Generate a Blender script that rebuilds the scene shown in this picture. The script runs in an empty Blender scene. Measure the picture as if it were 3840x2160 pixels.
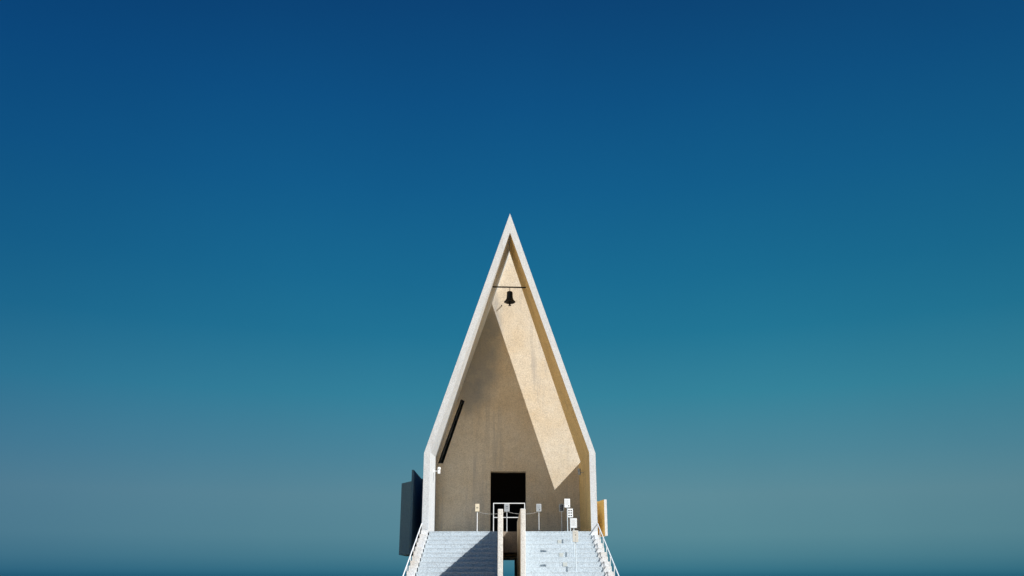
import bpy, bmesh, math, random
from mathutils import Vector, Matrix

random.seed(4)
S = bpy.context.scene
COL = S.collection
R = math.radians

# ------------------------------------------------------------------ helpers
def link(o):
    COL.objects.link(o)
    return o

def thing(name, label, cat, loc=(0, 0, 0), group=None):
    o = link(bpy.data.objects.new(name, None))
    o.empty_display_size = 0.2
    o.location = loc
    o['label'] = label
    o['category'] = cat
    if group:
        o['group'] = group
    return o

def tag(o, label, cat, group=None):
    o['label'] = label
    o['category'] = cat
    if group:
        o['group'] = group
    return o

def obj(name, bm, mats, parent=None, loc=None, smooth=False, recalc=True):
    if recalc:
        bmesh.ops.recalc_face_normals(bm, faces=bm.faces[:])
    me = bpy.data.meshes.new(name)
    bm.to_mesh(me)
    bm.free()
    if not isinstance(mats, (list, tuple)):
        mats = [mats]
    for m in mats:
        me.materials.append(m)
    if smooth:
        for p in me.polygons:
            p.use_smooth = True
    o = link(bpy.data.objects.new(name, me))
    if parent:
        o.parent = parent
    if loc:
        o.location = loc
    return o

def box(bm, x0, x1, y0, y1, z0, z1, mi=0, bev=0.0):
    vs = [bm.verts.new((x, y, z)) for x in (x0, x1) for y in (y0, y1) for z in (z0, z1)]
    q = [(0, 1, 3, 2), (4, 6, 7, 5), (0, 4, 5, 1), (2, 3, 7, 6), (0, 2, 6, 4), (1, 5, 7, 3)]
    fs = []
    for f in q:
        fc = bm.faces.new([vs[i] for i in f])
        fc.material_index = mi
        fs.append(fc)
    if bev > 0:
        es = list({e for f in fs for e in f.edges})
        bmesh.ops.bevel(bm, geom=es, offset=bev, segments=2, affect='EDGES', profile=0.6)
    return bm

def prism(bm, pts, z0, z1, mi=0):
    """pts: plan polygon (x, y)."""
    a = [bm.verts.new((x, y, z0)) for x, y in pts]
    b = [bm.verts.new((x, y, z1)) for x, y in pts]
    n = len(pts)
    fs = [bm.faces.new(a), bm.faces.new(b)]
    for i in range(n):
        fs.append(bm.faces.new((a[i], a[(i + 1) % n], b[(i + 1) % n], b[i])))
    for f in fs:
        f.material_index = mi

def tube(bm, pts, r, n=10, mi=0, caps=True):
    pts = [Vector(p) for p in pts]
    rings = []
    for i, p in enumerate(pts):
        if i == 0:
            d = pts[1] - pts[0]
        elif i == len(pts) - 1:
            d = pts[-1] - pts[-2]
        else:
            d = (pts[i + 1] - pts[i]).normalized() + (pts[i] - pts[i - 1]).normalized()
        d.normalize()
        a = Vector((0, 0, 1)) if abs(d.z) < 0.9 else Vector((1, 0, 0))
        u = d.cross(a).normalized()
        v = d.cross(u).normalized()
        rings.append([bm.verts.new(p + r * (math.cos(2 * math.pi * k / n) * u + math.sin(2 * math.pi * k / n) * v)) for k in range(n)])
    for a, b in zip(rings, rings[1:]):
        for k in range(n):
            f = bm.faces.new((a[k], a[(k + 1) % n], b[(k + 1) % n], b[k]))
            f.material_index = mi
    if caps:
        bm.faces.new(rings[0]).material_index = mi
        bm.faces.new(rings[-1]).material_index = mi

def lathe(bm, prof, n=32, cx=0, cy=0):
    rings = []
    for r, z in prof:
        rings.append([bm.verts.new((cx + r * math.cos(2 * math.pi * k / n), cy + r * math.sin(2 * math.pi * k / n), z)) for k in range(n)])
    for a, b in zip(rings, rings[1:]):
        for k in range(n):
            bm.faces.new((a[k], a[(k + 1) % n], b[(k + 1) % n], b[k]))
    bm.faces.new(rings[0])
    bm.faces.new(rings[-1])

# ---------------------------------------------------------------- materials
def nt(name):
    m = bpy.data.materials.new(name)
    m.use_nodes = True
    t = m.node_tree
    return m, t, t.nodes['Principled BSDF'], t.nodes, t.links

def tex_noise(n, l, co, scale, detail=4, rough=0.6):
    t = n.new('ShaderNodeTexNoise')
    t.inputs['Scale'].default_value = scale
    t.inputs['Detail'].default_value = detail
    t.inputs['Roughness'].default_value = rough
    l.new(co, t.inputs['Vector'])
    return t.outputs['Fac']

def ramp(n, l, fac, stops):
    r = n.new('ShaderNodeValToRGB')
    e = r.color_ramp.elements
    while len(e) < len(stops):
        e.new(0.5)
    for i, (p, c) in enumerate(stops):
        e[i].position = p
        e[i].color = (*c, 1)
    l.new(fac, r.inputs['Fac'])
    return r.outputs['Color']

def mixc(n, l, mode, fac, a, b):
    m = n.new('ShaderNodeMix')
    m.data_type = 'RGBA'
    m.blend_type = mode
    if isinstance(fac, (int, float)):
        m.inputs[0].default_value = fac
    else:
        l.new(fac, m.inputs[0])
    for i, v in ((6, a), (7, b)):
        if isinstance(v, tuple):
            m.inputs[i].default_value = (*v, 1)
        else:
            l.new(v, m.inputs[i])
    return m.outputs[2]

def stucco(name, base, stain, speck, stain_amt=0.5, grain=1.0, bump=0.5, streak=True, pits=True):
    """rough-cast plaster: grain, broad stains, runs of dirt, small dark pits"""
    m, t, b, n, l = nt(name)
    co = n.new('ShaderNodeTexCoord').outputs['Object']
    big = tex_noise(n, l, co, 0.45, 6, 0.62)
    mid = tex_noise(n, l, co, 3.2, 6, 0.7)
    fine = tex_noise(n, l, co, 26, 3, 0.7)
    st = ramp(n, l, big, [(0.40, (0, 0, 0)), (0.72, (1, 1, 1))])
    c = mixc(n, l, 'MIX', st, base, tuple(base[i] * (1 - stain_amt) + stain[i] * stain_amt for i in range(3)))
    gr2 = tex_noise(n, l, co, 13, 3, 0.75)
    c = mixc(n, l, 'MULTIPLY', 0.8 * grain, c, ramp(n, l, gr2, [(0.36, (0.74,) * 3), (0.56, (1.0,) * 3)]))
    v = ramp(n, l, mid, [(0.32, (0.86,) * 3), (0.66, (1.0,) * 3)])
    c = mixc(n, l, 'MULTIPLY', 0.75, c, v)
    g0 = 1 - 0.36 * grain
    g = ramp(n, l, fine, [(0.30, (g0,) * 3), (0.58, (1.0,) * 3)])
    c = mixc(n, l, 'MULTIPLY', 0.9, c, g)
    if streak:
        mp = n.new('ShaderNodeMapping')
        mp.inputs['Scale'].default_value = (2.4, 2.4, 0.16)
        l.new(co, mp.inputs['Vector'])
        sk = tex_noise(n, l, mp.outputs['Vector'], 1.6, 5, 0.65)
        sm = ramp(n, l, sk, [(0.53, (0, 0, 0)), (0.78, (0.6,) * 3)])
        c = mixc(n, l, 'MIX', sm, c, speck)
    if pits:
        vo = n.new('ShaderNodeTexVoronoi')
        vo.inputs['Scale'].default_value = 3.6
        l.new(co, vo.inputs['Vector'])
        pm = ramp(n, l, vo.outputs['Distance'], [(0.045, (1, 1, 1)), (0.075, (0, 0, 0))])
        gate = ramp(n, l, tex_noise(n, l, co, 1.1, 2), [(0.50, (0, 0, 0)), (0.56, (0.75,) * 3)])
        pm = mixc(n, l, 'MULTIPLY', 1.0, pm, gate)
        c = mixc(n, l, 'MIX', pm, c, speck)
    l.new(c, b.inputs['Base Color'])
    b.inputs['Roughness'].default_value = 0.9
    b.inputs['Specular IOR Level'].default_value = 0.15
    bp = n.new('ShaderNodeBump')
    bp.inputs['Strength'].default_value = bump
    bp.inputs['Distance'].default_value = 0.02
    hs = n.new('ShaderNodeMath')
    hs.operation = 'ADD'
    l.new(fine, hs.inputs[0])
    l.new(mid, hs.inputs[1])
    l.new(hs.outputs[0], bp.inputs['Height'])
    l.new(bp.outputs['Normal'], b.inputs['Normal'])
    return m

def paint(name, col, rough=0.5, metal=0.0, var=0.12, scale=9):
    m, t, b, n, l = nt(name)
    co = n.new('ShaderNodeTexCoord').outputs['Object']
    f = tex_noise(n, l, co, scale, 5, 0.65)
    c = ramp(n, l, f, [(0.3, tuple(v * (1 - var) for v in col)), (0.7, col)])
    l.new(c, b.inputs['Base Color'])
    b.inputs['Roughness'].default_value = rough
    b.inputs['Metallic'].default_value = metal
    return m

M = {}
M['shell'] = stucco('white_stucco', (0.67, 0.725, 0.775), (0.56, 0.58, 0.60), (0.40, 0.38, 0.36), 0.45, grain=0.6)
M['cream'] = stucco('cream_stucco', (0.76, 0.69, 0.57), (0.68, 0.54, 0.35), (0.30, 0.29, 0.28), 0.7, grain=0.7)
M['warm_bounce'] = stucco('soffit_warm_bounce', (0.92, 0.68, 0.32), (0.86, 0.58, 0.24), (0.26, 0.20, 0.12), 0.7)  # warm bounced light put into the colour; left soffit keeps the shell white
M['stair'] = stucco('white_stair_concrete', (0.57, 0.64, 0.685), (0.53, 0.585, 0.625), (0.50, 0.50, 0.50), 0.4, grain=0.7, streak=False)
M['cheek'] = stucco('weathered_concrete', (0.74, 0.77, 0.80), (0.66, 0.62, 0.55), (0.40, 0.34, 0.27), 0.6, grain=0.6)
M['parapet'] = stucco('pale_concrete', (0.76, 0.79, 0.80), (0.68, 0.66, 0.60), (0.30, 0.27, 0.24), 0.6, grain=0.6)
M['fin'] = stucco('grey_blue_render', (0.09, 0.21, 0.36), (0.07, 0.17, 0.30), (0.07, 0.12, 0.16), 0.5, grain=0.5, pits=False)
M['floor'] = stucco('grey_concrete', (0.24, 0.26, 0.27), (0.18, 0.20, 0.21), (0.10, 0.10, 0.10), 0.6, streak=False)
M['porch'] = stucco('sandy_paving', (0.34, 0.29, 0.24), (0.28, 0.24, 0.20), (0.25, 0.22, 0.18), 0.6, streak=False)
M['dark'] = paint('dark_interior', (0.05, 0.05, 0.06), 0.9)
M['amber_bounce'] = stucco('fin_amber_bounce', (0.82, 0.54, 0.17), (0.72, 0.40, 0.09), (0.2, 0.12, 0.05), 0.6, pits=False)  # fin's shaded side: warm bounce off the chapel wall painted into the colour
M['white_metal'] = paint('white_powder_coat', (0.82, 0.85, 0.87), 0.4)
M['grey_metal'] = paint('grey_painted_metal', (0.55, 0.59, 0.61), 0.45)
M['black_metal'] = paint('black_iron', (0.012, 0.013, 0.016), 0.55, 0.3)
M['bronze'] = paint('dark_bronze', (0.018, 0.022, 0.024), 0.42, 0.6, 0.35, 14)
M['sign_white'] = paint('sign_white', (0.82, 0.86, 0.88), 0.45, var=0.06)
M['sign_cream'] = paint('sign_cream', (0.80, 0.72, 0.54), 0.5, var=0.08)
M['sign_grey'] = paint('sign_grey', (0.36, 0.40, 0.43), 0.5, var=0.1)
M['sign_dark'] = paint('sign_dark', (0.05, 0.06, 0.07), 0.5)
M['sign_beige'] = paint('sign_beige', (0.57, 0.56, 0.51), 0.5)
M['ink'] = paint('black_print', (0.02, 0.02, 0.022), 0.6)
M['ink_grey'] = paint('grey_print', (0.30, 0.32, 0.34), 0.6)
M['pale_metal'] = paint('pale_grey_metal', (0.58, 0.66, 0.71), 0.5)
M['beige'] = paint('beige_plate', (0.50, 0.52, 0.49), 0.7, var=0.15)
M['rope'] = paint('grey_rope', (0.55, 0.56, 0.55), 0.8)

# sand
m, t, b, n, l = nt('beach_sand')
co = n.new('ShaderNodeTexCoord').outputs['Object']
a = tex_noise(n, l, co, 0.12, 6, 0.6)
d = tex_noise(n, l, co, 2.2, 8, 0.7)
c = ramp(n, l, a, [(0.3, (0.76, 0.46, 0.16)), (0.7, (0.82, 0.52, 0.20))])
c = mixc(n, l, 'MULTIPLY', 0.6, c, ramp(n, l, d, [(0.3, (0.75,) * 3), (0.65, (1,) * 3)]))
l.new(c, b.inputs['Base Color'])
b.inputs['Roughness'].default_value = 0.95
bp = n.new('ShaderNodeBump')
bp.inputs['Strength'].default_value = 0.7
bp.inputs['Distance'].default_value = 0.08
l.new(d, bp.inputs['Height'])
l.new(bp.outputs['Normal'], b.inputs['Normal'])
M['sand'] = m
# sea
m, t, b, n, l = nt('sea_water')
co = n.new('ShaderNodeTexCoord').outputs['Object']
b.inputs['Base Color'].default_value = (0.01, 0.05, 0.08, 1)
b.inputs['Roughness'].default_value = 0.12
b.inputs['IOR'].default_value = 1.33
mp = n.new('ShaderNodeMapping')
mp.inputs['Scale'].default_value = (0.25, 0.9, 1)
l.new(co, mp.inputs['Vector'])
w = tex_noise(n, l, mp.outputs['Vector'], 0.6, 8, 0.65)
bp = n.new('ShaderNodeBump')
bp.inputs['Strength'].default_value = 0.6
bp.inputs['Distance'].default_value = 0.4
l.new(w, bp.inputs['Height'])
l.new(bp.outputs['Normal'], b.inputs['Normal'])
M['sea'] = m

# ------------------------------------------------------------------ setting
def sheet(name, x0, x1, y0, y1, z, mat):
    bm = bmesh.new()
    bm.faces.new([bm.verts.new(p) for p in ((x0, y0, z), (x1, y0, z), (x1, y1, z), (x0, y1, z))])
    o = obj(name, bm, mat)
    o['kind'] = 'structure'
    return o
sheet('sea', -9000, 9000, 26, 14000, -0.25, M['sea'])
# beach: flat at the chapel, sloping into the water behind it
bm = bmesh.new()
rows = []
for y, z in ((-700, 0.0), (-120, 0.0), (-40, 0.0), (18, 0.0), (25, -0.12), (34, -0.6)):
    rows.append([bm.verts.new((x, y, z)) for x in (-900, -200, -40, 0, 40, 200, 900)])
for p, q in zip(rows, rows[1:]):
    for i in range(6):
        bm.faces.new((p[i], p[i + 1], q[i + 1], q[i]))
obj('sand', bm, M['sand'])['kind'] = 'structure'

# ------------------------------------------------------------------- chapel
FL = 3.30            # porch floor height
D = 4.30             # depth of the porch
SLOT = 0.94          # open slot between the right roof slope and the gable behind
OX, IX = 3.545, 3.285
OK, IK = 6.42, 6.45  # knee heights outside / inside
OA, IA = 17.18, 16.25
BASE = 2.46

chapel = thing('chapel', 'tall narrow white chapel with a steep pointed gable and deep open porch', 'chapel')

def inner(y, side=1):
    k = y / D
    if side < 0:
        return IX + 0.055 * k, IK + 0.30 * k, IA + 0.55 * k
    return IX - 0.075 * k, IK - 0.02 * k, IA + 0.42 * k

def half_shell(side, y1, knee_cut=None):
    """one side of the porch: upright wall plus roof slope, as a solid. side = -1 / +1"""
    bm = bmesh.new()
    ys = [0.0, y1]
    def ring(y):
        ix, ik, ia = inner(y, side)
        return [(OX, y, BASE), (OX, y, OK), (0, y, OA), (0, y, ia), (ix, y, ik), (ix, y, BASE)]
    a = [bm.verts.new((side * x, y, z)) for x, y, z in ring(0)]
    b_ = [bm.verts.new((side * x, y, z)) for x, y, z in ring(y1)]
    def q(v, mi=0):
        f = bm.faces.new(v)
        f.material_index = mi
    # front and back (two quads each so they stay planar)
    for r in (a, b_):
        q((r[0], r[1], r[4], r[5]))
        q((r[1], r[2], r[3], r[4]))
    q((a[0], a[1], b_[1], b_[0]))
    q((a[1], a[2], b_[2], b_[1]))
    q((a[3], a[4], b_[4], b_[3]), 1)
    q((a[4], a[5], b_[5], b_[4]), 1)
    q((a[5], a[0], b_[0], b_[5]))
    q((a[2], a[3], b_[3], b_[2]))
    return bm

# left side runs the full depth; the right side stops short above the knee and leaves the slot
bm = half_shell(-1, D - 0.004)
obj('porch_wall', bm, [M['shell'], M['shell']], chapel)
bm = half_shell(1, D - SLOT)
obj('porch_wall', bm, [M['shell'], M['warm_bounce']], chapel)
# lower return of the right wall below the slot
bm = bmesh.new()
ix0, ik0, _ = inner(D - SLOT)
ix1, ik1, _ = inner(D)
zt = 6.48
def outx(z): return OX if z <= OK else OX * (OA - z) / (OA - OK)
def innx(z, y):
    ix, ik, ia = inner(y)
    return ix if z <= ik else ix * (ia - z) / (ia - ik)
ya, yb = D - SLOT + 0.002, D - 0.004
prof = lambda y: [(OX, BASE), (OX, OK), (outx(zt), zt), (innx(zt, y), zt), (inner(y)[0], inner(y)[1]), (inner(y)[0], BASE)]
va = [bm.verts.new((x, ya, z)) for x, z in prof(ya)]
vb = [bm.verts.new((x, yb, z)) for x, z in prof(yb)]
bm.faces.new(va); bm.faces.new(vb)
for i in range(6):
    f = bm.faces.new((va[i], va[(i + 1) % 6], vb[(i + 1) % 6], vb[i]))
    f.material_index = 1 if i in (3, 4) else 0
obj('slot_sill_wall', bm, [M['shell'], M['warm_bounce']], chapel)

# entrance wall = front gable of the nave, with doorway and raked slit cut through
def gable_with_holes(y0, y1, holes):
    outer = [(-OX + .004, BASE), (OX - .004, BASE), (OX - .004, OK), (0, OA - .02), (-OX + .004, OK)]
    bm = bmesh.new()
    fr, allv = [], []
    from mathutils.geometry import tessellate_polygon
    loops = [outer] + holes
    tris = tessellate_polygon([[Vector((x, z, 0)) for x, z in lp] for lp in loops])
    flat = [p for lp in loops for p in lp]
    A = [bm.verts.new((x, y0, z)) for x, z in flat]
    B = [bm.verts.new((x, y1, z)) for x, z in flat]
    for t3 in tris:
        bm.faces.new([A[i] for i in t3])
        bm.faces.new([B[i] for i in reversed(t3)])
    k = 0
    for lp in loops:
        nn = len(lp)
        for i in range(nn):
            f = bm.faces.new((A[k + i], A[k + (i + 1) % nn], B[k + (i + 1) % nn], B[k + i]))
            f.material_index = 1 if lp is holes[-1] else 0
        k += nn
    return bm
DX0, DX1, DZ = -0.855, 0.770, 6.16
door_hole = [(DX0, FL + .004), (DX1, FL + .004), (DX1, DZ), (DX0, DZ)]
slit_hole = [(-3.045, 6.52), (-2.10, 9.43), (-2.275, 9.515), (-3.285, 6.52)]
def weather(mat, spots, col):
    t = mat.node_tree
    n, l = t.nodes, t.links
    b = n['Principled BSDF']
    src = b.inputs['Base Color'].links[0].from_socket
    co = n.new('ShaderNodeTexCoord').outputs['Object']
    nz = n.new('ShaderNodeTexNoise')
    nz.inputs['Scale'].default_value = 1.1
    nz.inputs['Detail'].default_value = 7
    nz.inputs['Roughness'].default_value = 0.68
    l.new(co, nz.inputs['Vector'])
    for (cx, cz, rx, rz, amt) in spots:
        mp = n.new('ShaderNodeMapping')
        mp.vector_type = 'TEXTURE'
        mp.inputs['Location'].default_value = (cx, D, cz)
        mp.inputs['Scale'].default_value = (rx, 2, rz)
        l.new(co, mp.inputs['Vector'])
        g = n.new('ShaderNodeTexGradient')
        g.gradient_type = 'SPHERICAL'
        l.new(mp.outputs['Vector'], g.inputs['Vector'])
        mu = n.new('ShaderNodeMath')
        mu.operation = 'MULTIPLY'
        l.new(g.outputs['Fac'], mu.inputs[0])
        l.new(nz.outputs['Fac'], mu.inputs[1])
        f = ramp(n, l, mu.outputs[0], [(0.06, (0, 0, 0)), (0.34, (amt,) * 3)])
        src = mixc(n, l, 'MIX', f, src, col)
    l.new(src, b.inputs['Base Color'])
weather(M['cream'], [(-1.35, 11.6, 1.3, 3.2, 0.7), (-1.95, 9.9, 0.9, 1.7, 0.6), (-0.75, 13.2, 0.6, 1.8, 0.55)], (0.24, 0.27, 0.30))
bm = gable_with_holes(D, D + 0.62, [door_hole, slit_hole])
obj('entrance_wall', bm, [M['cream'], M['dark']], chapel)

# dark rooms behind doorway and slit
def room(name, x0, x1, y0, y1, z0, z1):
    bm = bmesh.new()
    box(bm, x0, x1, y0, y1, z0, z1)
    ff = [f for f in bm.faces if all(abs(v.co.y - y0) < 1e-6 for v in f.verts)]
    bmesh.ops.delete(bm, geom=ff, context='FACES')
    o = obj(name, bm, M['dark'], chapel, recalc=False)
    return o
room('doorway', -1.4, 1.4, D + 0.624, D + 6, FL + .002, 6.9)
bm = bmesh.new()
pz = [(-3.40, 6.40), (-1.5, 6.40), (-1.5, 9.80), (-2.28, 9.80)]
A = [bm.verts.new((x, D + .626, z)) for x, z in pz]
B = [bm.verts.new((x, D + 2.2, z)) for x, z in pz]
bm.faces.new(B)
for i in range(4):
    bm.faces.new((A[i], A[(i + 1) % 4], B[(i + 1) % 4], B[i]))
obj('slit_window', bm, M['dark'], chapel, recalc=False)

# nave shell behind
bm = bmesh.new()
y0, y1 = D + 0.62, 17.0
pr = [(-OX, BASE), (-OX, OK), (0, OA), (OX, OK), (OX, BASE)]
pi = [(-IX, FL), (-IX, IK), (0, IA), (IX, IK), (IX, FL)]
ao = [bm.verts.new((x, y0, z)) for x, z in pr]
bo = [bm.verts.new((x, y1, z)) for x, z in pr]
ai = [bm.verts.new((x, y0, z)) for x, z in pi]
bi = [bm.verts.new((x, y1, z)) for x, z in pi]
for i in range(4):
    bm.faces.new((ao[i], ao[i + 1], bo[i + 1], bo[i]))
    bm.faces.new((ai[i], ai[i + 1], bi[i + 1], bi[i]))
    bm.faces.new((bo[i], bo[i + 1], bi[i + 1], bi[i]))
    bm.faces.new((ao[i], ao[i + 1], ai[i + 1], ai[i]))
bm.faces.new(bi[:])
obj('nave', bm, M['shell'], chapel)

# porch floor slab and deck edge, seen in the gap between the stair parapets
bm = bmesh.new()
box(bm, -IX + .03, IX - .03, 0.10, D + 0.60, 2.52, FL)
obj('porch_floor', bm, M['porch'], chapel)
bm = bmesh.new()
box(bm, -IX + .03, IX - .03, 0.0, 0.098, 2.49, FL - .003)
obj('deck_edge', bm, M['porch'], chapel)
bm = bmesh.new()
box(bm, -IX, IX, D + 0.63, 16.9, 2.47, FL - .01)
obj('nave_floor', bm, M['cheek'], chapel)
bm = bmesh.new()
box(bm, -3.2, 3.2, 8.6, 9.0, 2.34, 2.466)
obj('cross_beam', bm, M['cheek'], chapel)
# support walls under the nave
for x0, x1 in ((-0.436, -0.266), (0.295, 0.463)):
    bm = bmesh.new()
    box(bm, x0, x1, 0.02, 8.9, -0.3, 2.335)
    obj('support_wall', bm, M['parapet'], chapel)
for sx in (-1, 1):
    bm = bmesh.new()
    box(bm, min(sx * 3.0, sx * 3.3), max(sx * 3.0, sx * 3.3), 0.4, 16.5, -0.3, 2.33)
    obj('support_wall', bm, M['parapet'], chapel)

# light scoops on the flanks
bm = bmesh.new()
box(bm, -4.18, -4.09, 1.5, 5.6, 2.45, 5.91, bev=.008)
fo = obj('side_fin', bm, M['fin'], chapel)
bm = bmesh.new()
prism(bm, [(-4.184, 1.62), (-4.72, 2.60), (-4.72, 5.6), (-4.184, 5.6)], 2.455, 5.445)
obj('side_bay', bm, M['fin'], chapel)
bm = bmesh.new()
box(bm, -4.084, -3.548, 5.0, 5.6, 2.45, 5.90)
obj('bay_return', bm, M['fin'], chapel)
bm = bmesh.new()
pts = [(4.005, 1.5), (4.115, 1.5), (4.03, 2.75), (3.548, 2.75), (3.548, 2.62), (3.88, 2.55)]
prism(bm, pts, 3.20, 4.68)
for f in bm.faces:
    f.normal_update()
    f.material_index = 0
bmesh.ops.recalc_face_normals(bm, faces=bm.faces[:])
for f in bm.faces:
    if f.normal.x < -0.3 or (f.normal.y < -0.5 and f.calc_center_median().x < 3.95):
        f.material_index = 1
obj('side_fin', bm, [M['shell'], M['amber_bounce']], chapel)['label'] = 'small white side fin with warm bounce light painted on its inner face'

# beam carrying the bell
BY = 1.30
bm = bmesh.new()
tube(bm, [(-0.83, BY, 14.105), (0.835, BY, 14.075)], 0.034, 12)
obj('bell_beam', bm, M['black_metal'], chapel, smooth=False)
# spout on the entrance wall
bm = bmesh.new()
tube(bm, [(-0.376, D + .05, 14.13), (-0.376, D - 0.17, 14.12)], 0.022, 8)
obj('wall_spout', bm, M['black_metal'], chapel)

# --------------------------------------------------------------------- bell
bell = thing('bell', 'black bronze bell hanging from the thin beam high under the gable', 'bell', (0, BY, 13.34))
bz = 13.34
bm = bmesh.new()
P = [(0.03, 0.56), (0.045, 0.535), (0.10, 0.525), (0.126, 0.505), (0.132, 0.47), (0.134, 0.36), (0.142, 0.25), (0.160, 0.165), (0.196, 0.105), (0.245, 0.062), (0.262, 0.042),
     (0.258, 0.018), (0.225, 0.0), (0.19, 0.012), (0.12, 0.08), (0.02, 0.12)]
lathe(bm, P, 36)
obj('bell_body', bm, M['bronze'], bell, (0, 0, 0.01), smooth=True)
bm = bmesh.new()
lathe(bm, [(0.162, 0.163), (0.172, 0.158), (0.172, 0.150), (0.166, 0.143)], 36)
obj('bell_band', bm, M['bronze'], bell, (0, 0, 0.01), smooth=True)
bm = bmesh.new()
tube(bm, [(0, 0, 0.56), (0, 0, 0.72)], 0.012, 8)
obj('hanger', bm, M['black_metal'], bell)
bm = bmesh.new()
lathe(bm, [(0.022, 0.14), (0.03, -0.02), (0.036, -0.05), (0.04, -0.085), (0.068, -0.115), (0.066, -0.13), (0.03, -0.132)], 16)
obj('clapper', bm, M['black_metal'], bell, smooth=True)

# ---------------------------------------------------------------- staircase
NR = 19
RI = FL / NR
TR = 0.53
stair = thing('staircase', 'broad white staircase rising to the porch split by a narrow walled slot', 'staircase')
def flight(x0, x1, mat, name, yoff=0.0, zoff=0.0, nose=0.004, parent=stair):
    bm = bmesh.new()
    pts = []          # (y, z) of the profile, from the top down
    y, z = yoff - 0.05, FL + zoff
    pts.append((y, z))
    for i in range(1, NR + 1):
        z1 = FL - RI * i + zoff
        if nose:
            pts += [(y - nose, z), (y - nose, z - 0.035), (y, z - 0.035)]
        pts.append((y, z1))
        if i < NR:
            y -= TR
            pts.append((y, z1)) if not nose else None
        z = z1
    poly = [(-0.003 + yoff, FL + zoff)] + pts[1:] + [(y, -0.4), (-0.003 + yoff, -0.4)]
    A = [bm.verts.new((x0, p[0], p[1])) for p in poly]
    B = [bm.verts.new((x1, p[0], p[1])) for p in poly]
    nn = len(poly)
    for i in range(nn):
        bm.faces.new((A[i], A[(i + 1) % nn], B[(i + 1) % nn], B[i]))
    bm.faces.new(A)
    bm.faces.new(B)
    return obj(name, bm, mat, parent)
flight(-3.235, -0.439, M['stair'], 'stair_flight')
flight(0.466, 3.235, M['stair'], 'stair_flight')
for sx in (-1, 1):
    x0, x1 = (-3.54, -3.275) if sx < 0 else (3.241, 3.54)
    flight(x0, x1, M['cheek'], 'stair_cheek', yoff=-0.20 if sx < 0 else -0.02, zoff=0.03 if sx < 0 else 0.004, nose=0.0)
for x0, x1, zt in ((-0.436, -0.266, 3.66), (0.295, 0.463, 3.675)):
    bm = bmesh.new()
    box(bm, x0, x1, -7.2, -0.004, -0.4, zt, bev=0.018)
    bmesh.ops.recalc_face_normals(bm, faces=bm.faces[:])
    for f in bm.faces:
        if f.normal.x * (1 if x0 < 0 else -1) > 0.95:
            f.material_index = 1
    obj('parapet', bm, [M['parapet'], M['cream']], stair)

# handrails
def handrail(sx, label):
    t = thing('handrail', label, 'handrail', (sx * 3.545, 0, 0), 'low white rails along the stair edges')
    zr = lambda y: 3.60 + 0.327 * y
    bm = bmesh.new()
    tube(bm, [(0, 0.0, zr(0)), (0, -9.4, zr(-9.4))], 0.021, 10)
    obj('rail', bm, M['white_metal'], t)
    y = -0.75
    while y > -9.4:
        i = int((-y - 0.2) / TR)
        zb = FL - RI * (i + 1) + 0.03
        bm = bmesh.new()
        tube(bm, [(0, y, zb - 0.15), (0, y, zr(y))], 0.012, 8)
        obj('baluster', bm, M['white_metal'], t)
        y -= 1.06
    return t
handrail(-1, 'low white handrail on the stair edge below the dark side bay')
handrail(1, 'low white handrail on the stair edge below the small white side fin')

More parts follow.
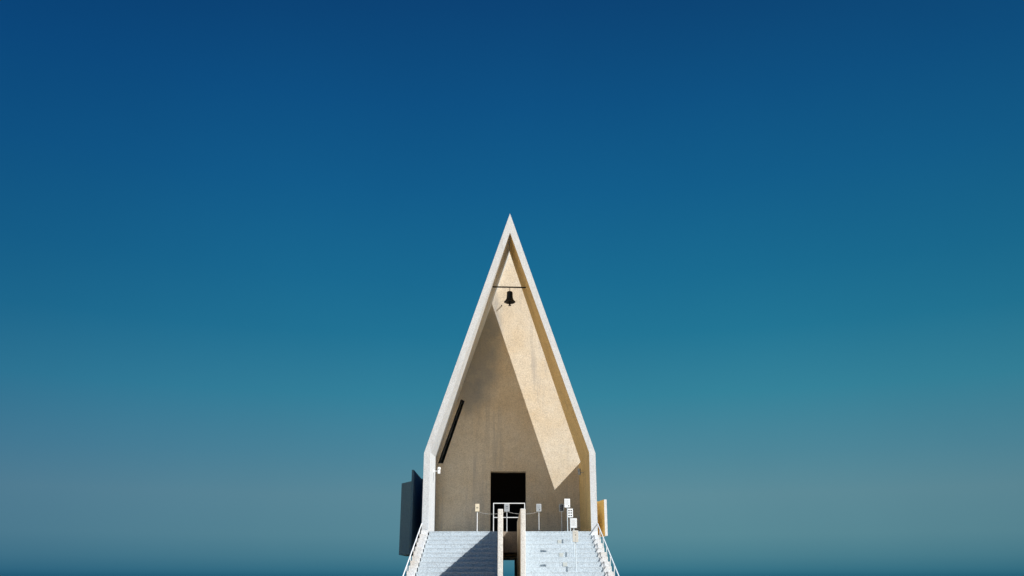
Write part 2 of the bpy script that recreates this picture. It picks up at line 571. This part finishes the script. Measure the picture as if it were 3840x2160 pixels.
# -------------------------------------------------------------------- signs
def sign(label, x, y, z, h, w, ph, style, tilt=0, yaw=0):
    t = thing('post_sign', label, 'sign', (x, y, z), 'small signs on thin posts')
    t.rotation_euler = (0, 0, R(yaw))
    metal = M['pale_metal'] if style in ('text_dot', 'grid', 'text', 'beige') else M['white_metal'] if style == 'cream' else M['grey_metal']
    bm = bmesh.new()
    tube(bm, [(0, 0, 0.012), (0, 0, h - ph + 0.03)], 0.019, 10)
    obj('post', bm, metal, t)
    bm = bmesh.new()
    box(bm, -0.15, 0.15, -0.13, 0.13, 0.0, 0.014, bev=0.003)
    obj('base_plate', bm, metal, t)
    face = {'cream': 'sign_cream', 'grey_text': 'sign_grey', 'grey_photo': 'sign_grey', 'dark': 'sign_dark', 'text_dot': 'sign_white', 'grid': 'sign_white', 'text': 'sign_white', 'beige': 'sign_beige'}[style]
    frame = {'cream': 'sign_cream', 'grey_text': 'grey_metal', 'grey_photo': 'grey_metal', 'dark': 'grey_metal'}.get(style, 'white_metal')
    bm = bmesh.new()
    box(bm, -w / 2, w / 2, -0.045, -0.021, h - ph, h, bev=0.004)
    p = obj('panel', bm, M[frame], t)
    e = 0.022 if style in ('dark', 'grey_text', 'grey_photo') else 0.006
    marks = []
    def mk(u0, u1, v0, v1, mi=0):
        marks.append((u0, u1, v0, v1, mi + 1))
    if style == 'cream':
        mk(.2, .78, .50, .58); mk(.3, .42, .33, .42); mk(.55, .67, .33, .42)
    elif style == 'grey_text':
        for u in (.25, .4, .55, .68): mk(u, u + .1, .58, .70)
        for u in (.32, .5, .65): mk(u, u + .08, .33, .42)
    elif style == 'grey_photo':
        mk(.60, .80, .10, .26); mk(.2, .5, .55, .62, 1); mk(.3, .62, .42, .5, 1)
    elif style == 'dark':
        for v in (.18, .5, .74):
            mk(.2, .42, v, v + .14, 1); mk(.6, .8, v, v + .14)
    elif style == 'text_dot':
        for k in range(6): mk(.12, .86 - .07 * (k % 3), .82 - k * .1, .85 - k * .1, 1)
        mk(.66, .84, .12, .24)
    elif style == 'grid':
        for v in (.12, .42, .70):
            for u in (.16, .58): mk(u - .02, u + .26, v, v + .15)
    elif style == 'text':
        for k in range(7): mk(.14, .84 - .09 * (k % 2), .82 - k * .1, .85 - k * .1, 1)
    elif style == 'beige':
        mk(.2, .34, .8, .88, 1); mk(.5, .62, .78, .86, 1); mk(.44, .58, .56, .66); mk(.46, .52, .08, .4, 1)
    us = sorted({0.0, 1.0} | {q for k in marks for q in k[:2]})
    vs = sorted({0.0, 1.0} | {q for k in marks for q in k[2:4]})
    bm = bmesh.new()
    g = [[bm.verts.new((-w / 2 + e + u * (w - 2 * e), -0.0475, h - ph + e + v * (ph - 2 * e))) for v in vs] for u in us]
    for i in range(len(us) - 1):
        for j in range(len(vs) - 1):
            f = bm.faces.new((g[i][j], g[i + 1][j], g[i + 1][j + 1], g[i][j + 1]))
            cu, cv = (us[i] + us[i + 1]) / 2, (vs[j] + vs[j + 1]) / 2
            for k in marks:
                if k[0] < cu < k[1] and k[2] < cv < k[3]:
                    f.material_index = k[4]
    obj('face', bm, [M[face], M['ink'], M['ink_grey']], p, recalc=False)
    bm = bmesh.new()
    box(bm, -0.03, 0.03, -0.0205, 0.02, h - ph - 0.03, h - ph + 0.05, bev=0.004)
    obj('clamp', bm, metal, t)
    return t
sign('small cream sign on a pale post left of the dark doorway', -1.345, 1.0, FL, 1.15, 0.175, 0.31, 'cream')
sign('grey framed sign on a thin post in front of the black doorway', -0.115, 1.0, FL, 1.155, 0.215, 0.315, 'grey_text')
sign('grey sign with a black corner dot just right of the doorway', 1.215, 1.0, FL, 1.15, 0.205, 0.305, 'grey_photo')
sign('dark faced sign with a thin pale frame at the edge of the white sign cluster', 2.165, 1.0, FL, 1.15, 0.20, 0.305, 'dark')
sign('white sign with text lines and a black dot, highest of the stepped signs', 2.345, 0.20, FL, 1.295, 0.235, 0.35, 'text_dot')
sign('white sign with six small black pictograms in two columns', 2.345, -1.32, FL - RI * 3, 1.315, 0.215, 0.33, 'grid')
sign('white sign with plain text lines above the beige sign on the stair', 2.35, -2.9, FL - RI * 6, 1.375, 0.245, 0.345, 'text', yaw=-6)
sign('beige sign with small dark dots, lowest on the right stair', 2.275, -4.5, FL - RI * 9, 1.38, 0.20, 0.39, 'beige')

# small beige plates standing against the risers
for lab, x, k in (('beige square plate on the right stair, nearest the porch', 1.925, 3),
                  ('middle beige square plate of three on the right stair', 1.885, 6),
                  ('lowest beige square plate on the right stair', 1.945, 8)):
    t = bmesh.new()
    box(t, -0.078, 0.078, -0.014, 0.0, 0.012, 0.145, bev=0.004)
    o = obj('step_plate', t, M['beige'], None, (x, -0.052 - TR * (k - 1), FL - RI * k))
    tag(o, lab, 'plate', 'beige plates on the stair')

# barrier in front of the doorway
t = thing('barrier', 'white tubular barrier frame standing across the dark doorway', 'barrier', (-0.02, 1.02, FL))
w2, hh = 0.665, 1.195
bm = bmesh.new(); box(bm, -w2, w2, -.017, .017, hh - .034, hh, bev=.004); obj('top_rail', bm, M['white_metal'], t)
bm = bmesh.new(); box(bm, -w2 + .036, w2 - .036, -.015, .015, .59, .62, bev=.004); obj('middle_rail', bm, M['white_metal'], t)
for sx in (-1, 1):
    bm = bmesh.new(); xx = sx * (w2 - .0175); box(bm, xx - .017, xx + .017, -.0165, .0165, 0, hh - .035, bev=.004); obj('leg', bm, M['white_metal'], t)
    bm = bmesh.new(); box(bm, xx - .03, xx + .03, -.22, .22, 0.001, .02, bev=.004); obj('foot', bm, M['white_metal'], t)

# rope sagging between the porch signs
bm = bmesh.new()
pts = []
for a, b2 in ((-1.33, -0.13), (-0.10, 1.20)):
    for k in range(13):
        u = k / 12
        pts.append((a + (b2 - a) * u, 0.985, FL + 0.83 - 0.09 * 4 * u * (1 - u)))
tube(bm, pts, 0.006, 6)
tag(obj('rope', bm, M['rope']), 'thin grey rope slung between the porch signs across the doorway', 'rope')

# floodlights on the porch walls
def flood(label, x, y, z, sx, yaw, pitch, mat):
    t = thing('floodlight', label, 'lamp', (x, y, z), 'floodlights on the porch walls')
    bm = bmesh.new()
    tube(bm, [(0, 0, 0), (sx * 0.20, 0, 0.0)], 0.013, 8)
    obj('arm', bm, mat, t)
    bm = bmesh.new()
    box(bm, -0.02, 0.02, -0.05, 0.05, -0.06, 0.06, bev=.005)
    obj('wall_plate', bm, mat, t, (sx * 0.004, 0, 0))
    bm = bmesh.new()
    box(bm, -0.055, 0.055, -0.05, 0.05, -0.11, 0.04, bev=.012)
    h = obj('housing', bm, mat, t, (sx * 0.235, 0, 0.0))
    bm = bmesh.new()
    lathe(bm, [(0.03, 0.03), (0.062, 0.05), (0.072, 0.10), (0.06, 0.155), (0.03, 0.175)], 18)
    obj('lamp_head', bm, mat, h, smooth=True)
    h.rotation_euler = (R(pitch), 0, R(yaw))
    bm = bmesh.new()
    tube(bm, [(sx * 0.014, 0, -0.05), (sx * 0.014, 0, -0.5)], 0.009, 6)
    obj('cable', bm, M['grey_metal'], t)
flood('white round headed floodlight on the sunlit left porch wall', -IX - 0.012, 2.1, 5.92, 1, 0, 0, M['white_metal'])
flood('grey tilted floodlight on the shaded right porch wall', IX + 0.012, 2.3, 5.90, -1, -25, 14, M['sign_grey'])

# --------------------------------------------------------------------- light
EXPO = 0.35
SUN = Vector((1.0, -0.69, 1.02)).normalized()
el = math.asin(SUN.z)
sun = bpy.data.lights.new('sun', 'SUN')
sun.energy = 5.0
sun.angle = R(0.53)
sun.color = (1.0, 0.975, 0.94)
so = link(bpy.data.objects.new('sun', sun))
so.rotation_euler = SUN.to_track_quat('Z', 'Y').to_euler()

world = bpy.data.worlds.new('World')
S.world = world
world.use_nodes = True
t = world.node_tree
n, l = t.nodes, t.links
bg = n['Background']
sky = n.new('ShaderNodeTexSky')
sky.sky_type = 'NISHITA'
sky.sun_disc = False
sky.sun_elevation = el
sky.sun_rotation = math.atan2(SUN.x, SUN.y)
sky.air_density = 1.0
sky.dust_density = 1.0
sky.ozone_density = 3.0
tc = n.new('ShaderNodeTexCoord')
sep = n.new('ShaderNodeSeparateXYZ')
l.new(tc.outputs['Generated'], sep.inputs[0])
def lin(c):
    f = lambda v: v / 12.92 if v <= 0.04045 else ((v + 0.055) / 1.055) ** 2.4
    return tuple(f(v / 255) for v in c)
STOPS = [(0.000, (32, 100, 126)), (0.006, (50, 115, 137)), (0.020, (70, 128, 146)), (0.042, (86, 138, 153)), (0.085, (92, 141, 156)), (0.129, (76, 137, 157)),
         (0.195, (50, 132, 157)), (0.263, (29, 118, 151)), (0.325, (20, 108, 147)), (0.418, (12, 94, 141)), (0.505, (7, 81, 132)), (0.602, (5, 66, 117)), (1.0, (2, 100, 160))]  # unseen zenith stop made teal to tint the shaded stairs
cr = ramp(n, l, sep.outputs['Z'], [(p, lin(c)) for p, c in STOPS])
# physical sky, scaled to the day's exposure, under the clear-sky colours, invented at the zenith
sc = n.new('ShaderNodeVectorMath'); sc.operation = 'SCALE'
l.new(sky.outputs['Color'], sc.inputs[0]); sc.inputs['Scale'].default_value = 0.07
base = mixc(n, l, 'MIX', 0.96, sc.outputs[0], cr)
# deeper blue away from the sun (towards -x)
mr = n.new('ShaderNodeMapRange')
l.new(sep.outputs['X'], mr.inputs['Value'])
mr.inputs['From Min'].default_value = -0.6
mr.inputs['From Max'].default_value = 0.6
cc = ramp(n, l, mr.outputs[0], [(0, (0.60, 0.67, 0.81)), (0.30, (0.88, 0.90, 0.94)), (0.52, (1, 1, 1)), (0.7, (1.0, 0.99, 0.97)), (1.0, (0.88, 0.86, 0.86))])
fin = mixc(n, l, 'MULTIPLY', 1.0, base, cc)
# faint uneven haze
hz = n.new('ShaderNodeTexNoise')
hz.inputs['Scale'].default_value = 2.2
hz.inputs['Detail'].default_value = 6
l.new(tc.outputs['Generated'], hz.inputs['Vector'])
fin = mixc(n, l, 'MULTIPLY', 1.0, fin, ramp(n, l, hz.outputs['Fac'], [(0.3, (0.95, 0.955, 0.965)), (0.7, (1.04, 1.035, 1.03))]))
l.new(fin, bg.inputs['Color'])
bg.inputs['Strength'].default_value = 2 ** -EXPO

# -------------------------------------------------------------------- camera
cam = bpy.data.cameras.new('camera')
cam.sensor_width = 36
cam.lens = 36 * 2170 / 2576
cam.clip_end = 20000
co_ = link(bpy.data.objects.new('camera', cam))
co_.location = (-0.24, -36, 1.6)
co_.rotation_euler = (R(90 + 18.46), 0, R(-0.526))
S.camera = co_

S.view_settings.view_transform = 'Standard'
S.view_settings.look = 'None'
S.view_settings.gamma = 1
S.view_settings.exposure = EXPO
S.view_settings.use_curve_mapping = False
S.cycles.max_bounces = 10
S.cycles.diffuse_bounces = 6
S.cycles.use_denoising = True
